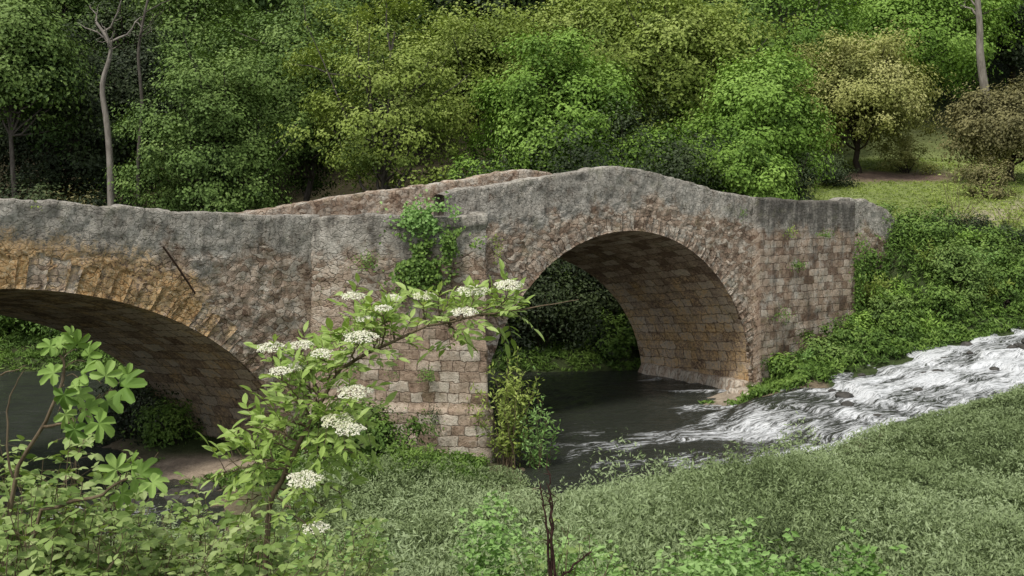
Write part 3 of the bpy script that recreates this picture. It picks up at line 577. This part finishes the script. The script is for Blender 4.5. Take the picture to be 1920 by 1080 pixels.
# ------------------------------------------------------------------ meadow
def cover(name,n,xr,yr,cond,mat,hgt,L,W,nl,seed,label,cat,up_=1.,rough=1.,low=None):
    r=np.random.default_rng(seed); x=r.uniform(*xr,n); y=r.uniform(*yr,n); k=cond(x,y); x=x[k];y=y[k]; z=terr(x,y)
    cl=fbm(P3(x*.4,y*.4,seed),3,seed); tuft=vnoise(P3(x*1.6,y*1.6,seed),seed+8); tf2=vnoise(P3(x*3.5,y*3.5,seed),seed+9)
    hh=hgt*(.3+1.0*sst(.25,.75,cl))*(.5+.7*tuft+.35*tf2*rough)*(.6+.8*r.uniform(0,1,len(x)))*(.35+.65*sst(.2,2.5,landd(x,y)))
    if low is not None: hh=hh*low(x,y)
    pt=np.clip(.5+(fbm(P3(x*.5,y*.8,9),4,seed+1)-.5)*1.3+(tuft-.5)*.35+(tf2-.5)*.3+r.normal(0,.1,len(x)),0,1)
    i=np.repeat(np.arange(len(x)),nl); N=len(i); q=r.uniform(.05,1,N)**.7; sp=.10*(1.15-q*.6)
    C=np.column_stack([x[i]+r.normal(0,1,N)*sp,y[i]+r.normal(0,1,N)*sp,z[i]+hh[i]*q])
    d=nrm(np.column_stack([r.normal(size=(N,2)),r.uniform(.1,1.6,N)*up_]))
    nn=nrm(np.cross(d,r.normal(size=(N,3)))+np.array([0,-.2,.7]))
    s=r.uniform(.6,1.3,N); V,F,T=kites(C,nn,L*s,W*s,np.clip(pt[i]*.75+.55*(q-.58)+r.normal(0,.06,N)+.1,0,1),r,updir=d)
    return mesh(name,V,F,LM[mat],None,at={'tint':T},kind='stuff',label=label,category=cat)
def cm(x,y):
    d=landd(x,y); return (d>.1)&(y<27.4+.35*x)&(np.abs(x/y)<.52)&~((x<-4.4)&(y>18.2))&~((x<-3.2)&(y<14)) & ~((y>23.7-.4*(x<-.3))&(x<3))
cover('meadow_plants',24000,(-9,17),(12.3,31),cm,'meadow',.80,.085,.025,24,11,'dense grey green waterside herbs covering the bank','meadow',1.4,1.5,low=lambda x,y:1-.62*sst(17,21,y)*(1-sst(.5,3,x)))
def cn(x,y): return (fbm(P3(x*.9,y*.9,2),2,4)>.46)&(x>-3.2)&(y<15.6-.25*np.abs(x))
cover('nettle_patch',2200,(-3.2,4.4),(12.6,16.),cn,'nettle',.95,.10,.06,26,12,'bright green nettles among the herbs','nettles',.3)
def cg(x,y): return (landd(x,y)>.2)&(np.abs(x/y)<.5)&(earth(x,y)<.35)
cover('clearing_grass',12000,(12,29),(41.,62),cg,'yellow',.10,.14,.04,3,13,'short grass on the clearing','grass')
def cb(x,y): d=landd(x,y); return (d>.1)&(d<9)
cover('bank_grass',7000,(-22,6.5),(37.6,43),cb,'ivy',.45,.22,.04,12,14,'rank grass and weeds along the far bank','grass')
cover('bank_grass',5800,(5.2,20),(30.8,41.),lambda x,y:(landd(x,y)>.1)&(np.abs(x/y)<.5)&(np.hypot(x-6.3,y-32.6)>.75)&~(((np.stack([x-J[0],y-J[1]],-1)@N2)>-.45)&((np.stack([x-J[0],y-J[1]],-1)@D2)<14.9)),'ivy',.6,.18,.05,16,15,'ferns and grasses along the waterside','grass')
cover('bank_grass',2200,(-10,-.6),(22.3,24.6),lambda x,y:(landd(x,y)>.25)&(((x+7)/1.8)**2+((y-23.9)/.7)**2>1)&(y<Bp[1]-(x-Bp[0])*.16-.1),'ivy',.30,.12,.03,14,16,'grass around the pier and gravel bank','grass')
RM=M('wet_rock'); pos=RM.n('NewGeometry'); nn=RM.noise(pos,6,6,.7)
RK=RM.fin(RM.n('BsdfPrincipled',{'Base Color':RM.ramp(nn,[(.3,(.02,.02,.018)),(.7,(.10,.09,.075))]),'Roughness':.45,'Normal':RM.n('Bump',{'Height':nn,'Strength':.8,'Distance':.08})}))
def rock(x,y,z,s,seed):
    r=np.random.default_rng(seed); th=np.linspace(0,np.pi,14); ph=np.linspace(0,2*np.pi,22); T,Ph=np.meshgrid(th,ph,indexing='ij')
    d=P3(np.sin(T)*np.cos(Ph),np.sin(T)*np.sin(Ph),np.cos(T)); k=.6+.8*fbm(d*1.6+seed*3,3,seed)
    mesh('rock',d*k[:,None]*np.array(s)+np.array([x,y,z]),gridF(14,22),RK,None,smooth=True,label='dark wet rock breaking the rapids',category='rock',group='rocks in the rapids')
r=np.random.default_rng(15)
for i in range(26):
    x=r.uniform(8.5,18); lo_=np.interp(x,[6.7,9.5,12.5,18],[25.3,27,28.3,30.4]); hi_=np.interp(x,[6.9,8.9,12.8,16,22],[30.9,31.2,33.6,35.,37.6]); y=hi_-abs(r.normal(0,.35))*(hi_-lo_)
    s=r.uniform(.07,.2); rock(x,y,float(watz(np.array([x]),np.array([y]))[0])-.03,(s*1.3,s,s*.7),i)
for i in range(8): 
    x=r.uniform(-10,-6); rock(x,r.uniform(21.0,22.6),-.02,(.3,.25,.16),60+i)
# ------------------------------------------------------------------ foreground plants
def pt(a,b,D): return np.array([tx(a,D),D,tzp(b,D)])
lx=np.array([0,.28,.55,.8,1.]); wv=np.array([0,.17,.18,.10,0])
TV=[]
for i in range(5): TV.append((lx[i],0,-.16*lx[i]**2))
for sgn in (1,-1):
    for i in (1,2,3): TV.append((lx[i],sgn*wv[i],-.16*lx[i]**2+.06))
TV=np.array(TV); TF=[]
for s0 in (5,8):
    TF+=[(0,1,s0),(1,2,s0+1),(1,s0+1,s0),(2,3,s0+2),(2,s0+2,s0+1),(3,4,s0+2)]
TF=np.array(TF)
TVw=TV*np.array([1,1.8,1])
r=np.random.default_rng(21)
elder=empty('elder_bush',label='flowering elder branch with cream white flower clusters',category='bush')
O=[];A=[];NN=[];SS=[];TT=[]; gs=Geo()
def pinnate(p,d,size,tone):
    d=nrm(d); side=nrm(np.cross(d,[0,0,1.])+r.normal(0,.15,3)); upv=nrm(np.cross(side,d)+np.array([0,-.6,.3]))
    L=size; q=wig(p,p+d*L+np.array([0,0,-.05*L]),5,.002,.05*L,r); V,F=tube(q,np.linspace(.0016,.0009,5),4); gs.add(V,F)
    for k,fr in ((2,.5),(3,.78)):
        for sg in (1,-1):
            O.append(q[k]);A.append(side*sg*.85+d*.65+r.normal(0,.12,3)+np.array([0,0,.0]));NN.append(upv+r.normal(0,.3,3));SS.append(size*r.uniform(.44,.58));TT.append(tone+r.normal(0,.15))
    O.append(q[4]);A.append(d+r.normal(0,.12,3)+np.array([0,0,-.05]));NN.append(upv+r.normal(0,.25,3));SS.append(size*r.uniform(.55,.66));TT.append(tone+r.normal(0,.15))
def branch(P,r0,r1,nodes,size,tone=.5,start=.25):
    P=np.array(P); n=len(P); t=np.linspace(0,1,16); Q=np.column_stack([np.interp(t*(n-1),np.arange(n),P[:,i]) for i in range(3)])
    Q[1:-1]+=r.normal(0,.003,(14,3)); V,F=tube(Q,np.linspace(r0,r1,16),6); gs.add(V,F)
    for k in np.linspace(start,.97,nodes):
        i=int(k*15); tg=nrm(Q[min(i+1,15)]-Q[i-1]); az=r.uniform(0,6.28)
        e1=nrm(np.cross(tg,[.2,.1,1.])); e2=np.cross(tg,e1)
        for sg in (0,np.pi):
            dr=math.cos(az+sg)*e1+math.sin(az+sg)*e2; pinnate(Q[i],dr*.8+tg*.55+np.array([0,0,.25]),size*r.uniform(.7,1.15),tone+r.normal(0,.1))
    return Q
Dm=4.2
def E(a,b,dd=0): return pt(a,b,Dm+dd)
root=np.array([tx(470,Dm),Dm,tz(tx(470,Dm),Dm)-.05])
branch([root,E(500,960),E(545,865),E(585,780),E(640,690)],.014,.007,0,.0)
branch([E(640,690),E(700,655,-.05),(E(790,615,-.08)),E(880,595,-.1),E(985,580,-.1)],.007,.003,12,.098,.65,.12)
V,F=tube(wig(E(975,582,-.1),E(1085,562,-.1),8,.004,0,r),np.linspace(.0035,.0012,8),5); gs.add(V,F)
V,F=tube(wig(E(1030,572,-.1),E(1020,560,-.12),4,.001,0,r),.001,4); gs.add(V,F)
FL=[(508,652,560,760,.06),(566,648,600,740,0),(540,690,590,760,.1),(604,664,630,700,-.1),(665,735,610,745,-.15),(635,788,585,780,-.2),(570,898,535,885,-.2),(592,990,520,930,-.25),
 (662,556,690,655,.1),(735,560,740,640,.05),(795,556,800,612,0),(886,546,850,602,-.05),(871,586,840,604,-.2),(955,535,920,590,-.1),(684,600,680,660,-.1),(525,697,580,780,-.12),(718,580,715,650,-.1),(676,632,660,680,-.2),(655,805,590,780,-.25),(556,690,600,745,.0)]
SZ=[.8,.65,.6,.65,.95,.95,.95,.7,.7,.5,.65,.9,.7,.8,.5,.6,.5,.9,.8,.5]
flo=[]
for (a,b,sa,sb,dd),sz in zip(FL,SZ):
    branch([E(sa,sb),E((a+sa)/2+r.uniform(-8,8),(b+sb)/2+4,dd*.6),E(a,b+10,dd)],.004,.002,4,.09,.6,.3); flo.append((E(a,b-4,dd-.03),sz))
for a,b,sa,sb,dd in [(430,865,540,870,.1),(415,885,535,880,-.1),(470,800,560,830,.05),(455,945,520,925,.1),(690,800,590,790,.0),(680,850,570,850,.1),(640,925,535,895,.0),(610,950,525,915,.1),(500,760,575,800,.15),(560,720,600,760,.1),(640,650,640,690,.0),(720,620,700,655,.1),(920,560,870,597,.1),(480,870,540,870,-.1),(610,860,560,840,.0),(530,800,575,800,-.1),(950,600,900,592,.05),(600,820,570,810,-.1),(620,700,610,740,0),(830,580,820,606,0),(490,830,555,850,.1),(590,750,600,770,-.1),(700,600,700,655,0),(860,640,840,604,.1)]:
    branch([E(sa,sb),E((a+sa)/2,(b+sb)/2-8,dd*.6),E(a,b,dd)],.004,.002,4,.105,.52,.3)
V,F,T=gs.out(); mesh('stem',V,F,BT,elder,smooth=True)
V,F,T=inst(TV,TF,O,A,NN,np.array(SS)*1.0,np.clip(np.array(TT),0,1)); mesh('foliage',V,F,LM['elder'],elder,at={'tint':T})
fm=M('elder_blossom'); FMt=fm.fin(fm.n('BsdfPrincipled',{'Base Color':fm.ramp(fm.attr('tint'),[(0,(.52,.56,.30)),(.4,(.76,.75,.56)),(1,(.85,.84,.72))]),'Roughness':.7}))
hexv=np.array([(0,0,.2)]+[(math.cos(a)*(1 if i%2==0 else .55),math.sin(a)*(1 if i%2==0 else .55),0) for i,a in enumerate(np.linspace(0,2*np.pi,10,endpoint=False))]); hexf=np.array([(0,1+i,1+(i+1)%10) for i in range(10)])
for c,s in flo:
    n=int(800*s*s)+60; R_=.066*s; a=r.uniform(0,6.28,n); q=np.sqrt(r.uniform(0,1,n)); k=.7+.45*np.abs(np.sin(a*2.5+1)); bud=r.uniform()<.25
    C=c+np.column_stack([np.cos(a)*q*R_*k,np.sin(a)*q*R_*k,-.28*R_*q**2+r.normal(0,.0022,n)+.12*R_+.2*np.sin(a)*q*R_]); Nn=np.column_stack([np.cos(a)*q*.4,np.sin(a)*q*.4-.3,np.ones(n)])+r.normal(0,.2,(n,3))
    V,F,T=inst(hexv,hexf,C,r.normal(size=(n,3)),Nn,r.uniform(.0026,.0042,n),np.clip(r.normal(.35 if bud else .7,.25,n),0,1))
    mesh('flower_cluster',V,F,FMt,elder,at={'tint':T})
th=np.radians(np.linspace(-160,160,71)); lob=np.zeros(71); thd=np.degrees(th)
for a0,w0,h0 in ((0,20,1.),(52,18,.92),(-52,18,.92),(110,22,.68),(-110,22,.68)): lob=np.maximum(lob,h0*np.exp(-((thd-a0)/w0)**4*.7))
rr=np.minimum(.42+.52*lob+.025*np.sin(thd*.5),1); nT=71
FV=[(.32,0.,0.)]
for q in (.5,1.):
    for t_,r_ in zip(th,rr): R2=q*r_; FV.append((.32+R2*math.cos(t_)*.68,R2*math.sin(t_)*.72,.13*abs(math.sin(3.46*t_))*q-.22*(R2)**2))
FV=np.array(FV); FF=[]
for i in range(nT-1): FF+=[(0,1+i,2+i),(1+i,nT+1+i,nT+2+i),(1+i,nT+2+i,2+i)]
FF=np.array(FF)
fig=empty('fig_bush',label='young fig branch with large lobed bright leaves',category='bush')
r=np.random.default_rng(31); g=Geo(); Df=3.6
def Fg(a,b,dd=0): return pt(a,b,Df+dd)
rt=np.array([tx(-60,Df),Df,tz(tx(-60,Df),Df)-.05])
def lim(P,r0,r1):
    P=np.array(P); t=np.linspace(0,len(P)-1,14); Q=np.column_stack([np.interp(t,np.arange(len(P)),P[:,i]) for i in range(3)])+r.normal(0,.003,(14,3)); V,F=tube(Q,np.linspace(r0,r1,14),6); g.add(V,F)
lim([rt,Fg(20,900),Fg(80,800),Fg(120,715),Fg(118,665)],.009,.004); lim([Fg(80,800),Fg(140,790),Fg(190,740)],.006,.003); lim([rt,Fg(60,960),Fg(190,930),Fg(240,895)],.008,.004); lim([Fg(20,900,-.2),Fg(10,760,-.2),Fg(45,690,-.2)],.004,.0015)
lim([Fg(-40,715,-.2),Fg(10,700,-.2),Fg(48,688,-.2)],.004,.0015)
O=[];A=[];NN=[];SS=[];TT=[]
FP=[(108,645,120,680,160,.09),(170,662,122,690,50,.08),(95,700,115,715,170,.08),(240,725,190,745,10,.11),(205,755,185,760,-40,.10),(160,700,125,705,30,.09),(190,798,150,785,-40,.09),(140,810,130,790,-80,.07),(270,890,235,895,10,.10),(215,875,225,900,130,.08),(290,908,240,905,-15,.08),(120,745,118,725,-100,.08),(230,930,230,910,-50,.07),(145,640,120,670,70,.07),(150,745,130,730,-10,.09),(90,650,110,668,150,.06),(200,700,160,710,50,.08),(170,770,150,775,0,.08),(145,720,125,730,40,.07),(250,868,235,895,60,.07),
 (130,625,118,665,95,.05),(240,700,200,740,60,.06),(125,780,110,770,-60,.07)]
for a,b,sa,sb,ang,s in FP:
    p0=Fg(sa,sb,r.uniform(-.1,.1)); an=math.radians(ang+r.normal(0,12)); d_=np.array([math.cos(an),r.uniform(-.6,.4),math.sin(an)]); c=Fg(a,b,r.uniform(-.15,.12)); st_=c-nrm(d_)*s*.45
    V,F=tube(wig(p0,st_,5,.002,.01,r),.0018,4); g.add(V,F)
    O.append(st_);A.append(d_+np.array([0,0,.05]));NN.append(np.array([r.normal(0,.5),-.8,.6+r.normal(0,.4)]));SS.append(s*1.05);TT.append(np.clip(r.normal(.55,.25),0,1))
V,F,T=g.out(); mesh('stem',V,F,BT,fig,smooth=True)
V,F,T=inst(FV,FF,O,A,NN,np.array(SS),np.array(TT)); mesh('foliage',V,F,LM['fig'],fig,at={'tint':T},smooth=True)
def bramble(cx,cy,D,wx_,h,n,size,seed,mat='bramble',label='tangled bramble bush with small pale green leaves',canes=26,dep=.6):
    r=np.random.default_rng(seed); e=empty('bramble_bush',label=label,category='bush'); g=Geo(); c=pt(cx,cy,D); zb=tz(c[0],D)-.05; hw=wx_/S*D
    O=[];A=[];NN=[];SS=[];TT=[]
    top=c[2]; per=max(3,int(n/3/canes))
    for i in range(canes):
        x0=c[0]+r.uniform(-1,1)*hw*.7; y0=D+r.uniform(-1,1)*dep*.6; x1=c[0]+r.uniform(-1,1)*hw*1.1; y1=y0+r.uniform(-.3,.3); ed=(abs(x1-c[0])/hw)**2
        zt=top-ed*.3*h-abs(r.normal(0,.45))*h*.8+.04
        Q=wig((x0,y0,zb+.3*(zt-zb)),(x1,y1,zt),16,.014,.10,r); V,F=tube(Q,np.linspace(.004,.0015,16),4); g.add(V,F)
        for j in range(per):
            b=Q[int(r.integers(4,16))]; off=nrm(r.normal(size=3)+np.array([0,-.2,.3]))*r.uniform(.02,.095); p=b+off
            V,F=tube([b,b+off*.5+np.array([0,0,.004]),p],.0009,3); g.add(V,F)
            d=nrm(off+r.normal(size=3)*.02+np.array([0,-.02,0])); sd=nrm(np.cross(d,[0,0,1.])); n0=np.cross(sd,d)+r.normal(0,.35,3)+np.array([0,-.45,.6]); tn=np.clip(r.normal(.5,.26),0,1)
            for dd in (d,d*.3+sd,d*.3-sd):
                O.append(p+dd*.004);A.append(dd+np.array([0,0,-.1]));NN.append(n0);SS.append(size*r.uniform(.6,1.2));TT.append(tn)
    V,F,T=g.out(); mesh('stem',V,F,BT,e)
    V,F,T=inst(TVw,TF,O,A,NN,np.array(SS),np.array(TT)); mesh('foliage',V,F,LM[mat],e,at={'tint':T})
bramble(40,850,4.0,140,.5,4800,.044,1,canes=56); bramble(190,940,4.1,150,.5,4800,.042,2,canes=56); bramble(60,920,3.5,150,.5,3600,.039,7,canes=46); bramble(390,965,4.4,150,.45,4800,.039,3,canes=56); bramble(540,1005,4.7,150,.38,3800,.039,4,canes=48)
bramble(680,1040,5.0,80,.35,1200,.037,5,canes=24); bramble(1050,1010,5.2,90,.22,260,.036,6,label='thin wild rose sprig with small leaves',canes=10,dep=.2)
bramble(300,1030,3.6,340,.3,5400,.037,8,canes=64)
tw=empty('dead_stem',label='bare dark thorny stem standing among the herbs',category='plant'); g=Geo(); r=np.random.default_rng(9)
D=5.0
for P in ([(1030,1100),(1028,1010),(1020,950),(1012,905)],[(1036,1100),(1034,1000),(1030,930),(1028,880)],[(1040,1085),(1034,1010),(1038,960),(1032,930)],[(1036,1090),(1060,1075),(1090,1050),(1110,1035)]):
    Q=np.array([pt(a,b,D) for a,b in P]); t=np.linspace(0,len(P)-1,14); Q=np.column_stack([np.interp(t,np.arange(len(P)),Q[:,i]) for i in range(3)])+r.normal(0,.004,(14,3)); Q=np.vstack([[Q[0][0],D,tz(Q[0][0],D)-.05],Q])
    V,F=tube(Q,np.linspace(.008,.003,15),6); g.add(V,F)
    for i in range(3,15):
        d=r.normal(size=3)*.022+np.array([0,0,.02]); V,F=tube([Q[i],Q[i]+d*.6,Q[i]+d],[.003,.002,.0006],4); g.add(V,F)
V,F,T=g.out(); mesh('stem',V,F,barkmat('bark_thorn',(.03,.015,.012),(.09,.05,.04),60),tw,smooth=True)
# ------------------------------------------------------------------ camera, light, world
cam=bpy.data.cameras.new('camera'); co=bpy.data.objects.new('camera',cam); COL.objects.link(co); scene.camera=co
co.location=(0,0,6); co.rotation_euler=(math.radians(90),0,0); cam.sensor_width=36; cam.lens=36*S/1920; cam.shift_y=-(540-370)/1920; cam.clip_end=1500; cam.clip_start=.05
sd=np.array([-.30,-.45,.98]); sd/=np.linalg.norm(sd)
sun=bpy.data.lights.new('sun','SUN'); sun.energy=2.9; sun.angle=math.radians(12); sun.color=(1,.95,.86); so=bpy.data.objects.new('sun',sun); COL.objects.link(so)
so.rotation_euler=mathutils.Vector(tuple(sd)).to_track_quat('Z','Y').to_euler()
w=bpy.data.worlds.new('World'); scene.world=w; w.use_nodes=True; nt=w.node_tree; bg=nt.nodes['Background']
sky=nt.nodes.new('ShaderNodeTexSky'); sky.sky_type='NISHITA'; sky.sun_disc=False; sky.sun_elevation=math.asin(sd[2]); sky.sun_rotation=math.atan2(sd[0],sd[1])
hs=nt.nodes.new('ShaderNodeHueSaturation'); hs.inputs['Saturation'].default_value=.18; nt.links.new(sky.outputs[0],hs.inputs['Color']); nt.links.new(hs.outputs[0],bg.inputs[0]); bg.inputs[1].default_value=.14
scene.view_settings.view_transform='Standard'; scene.view_settings.look='None'; scene.view_settings.exposure=0
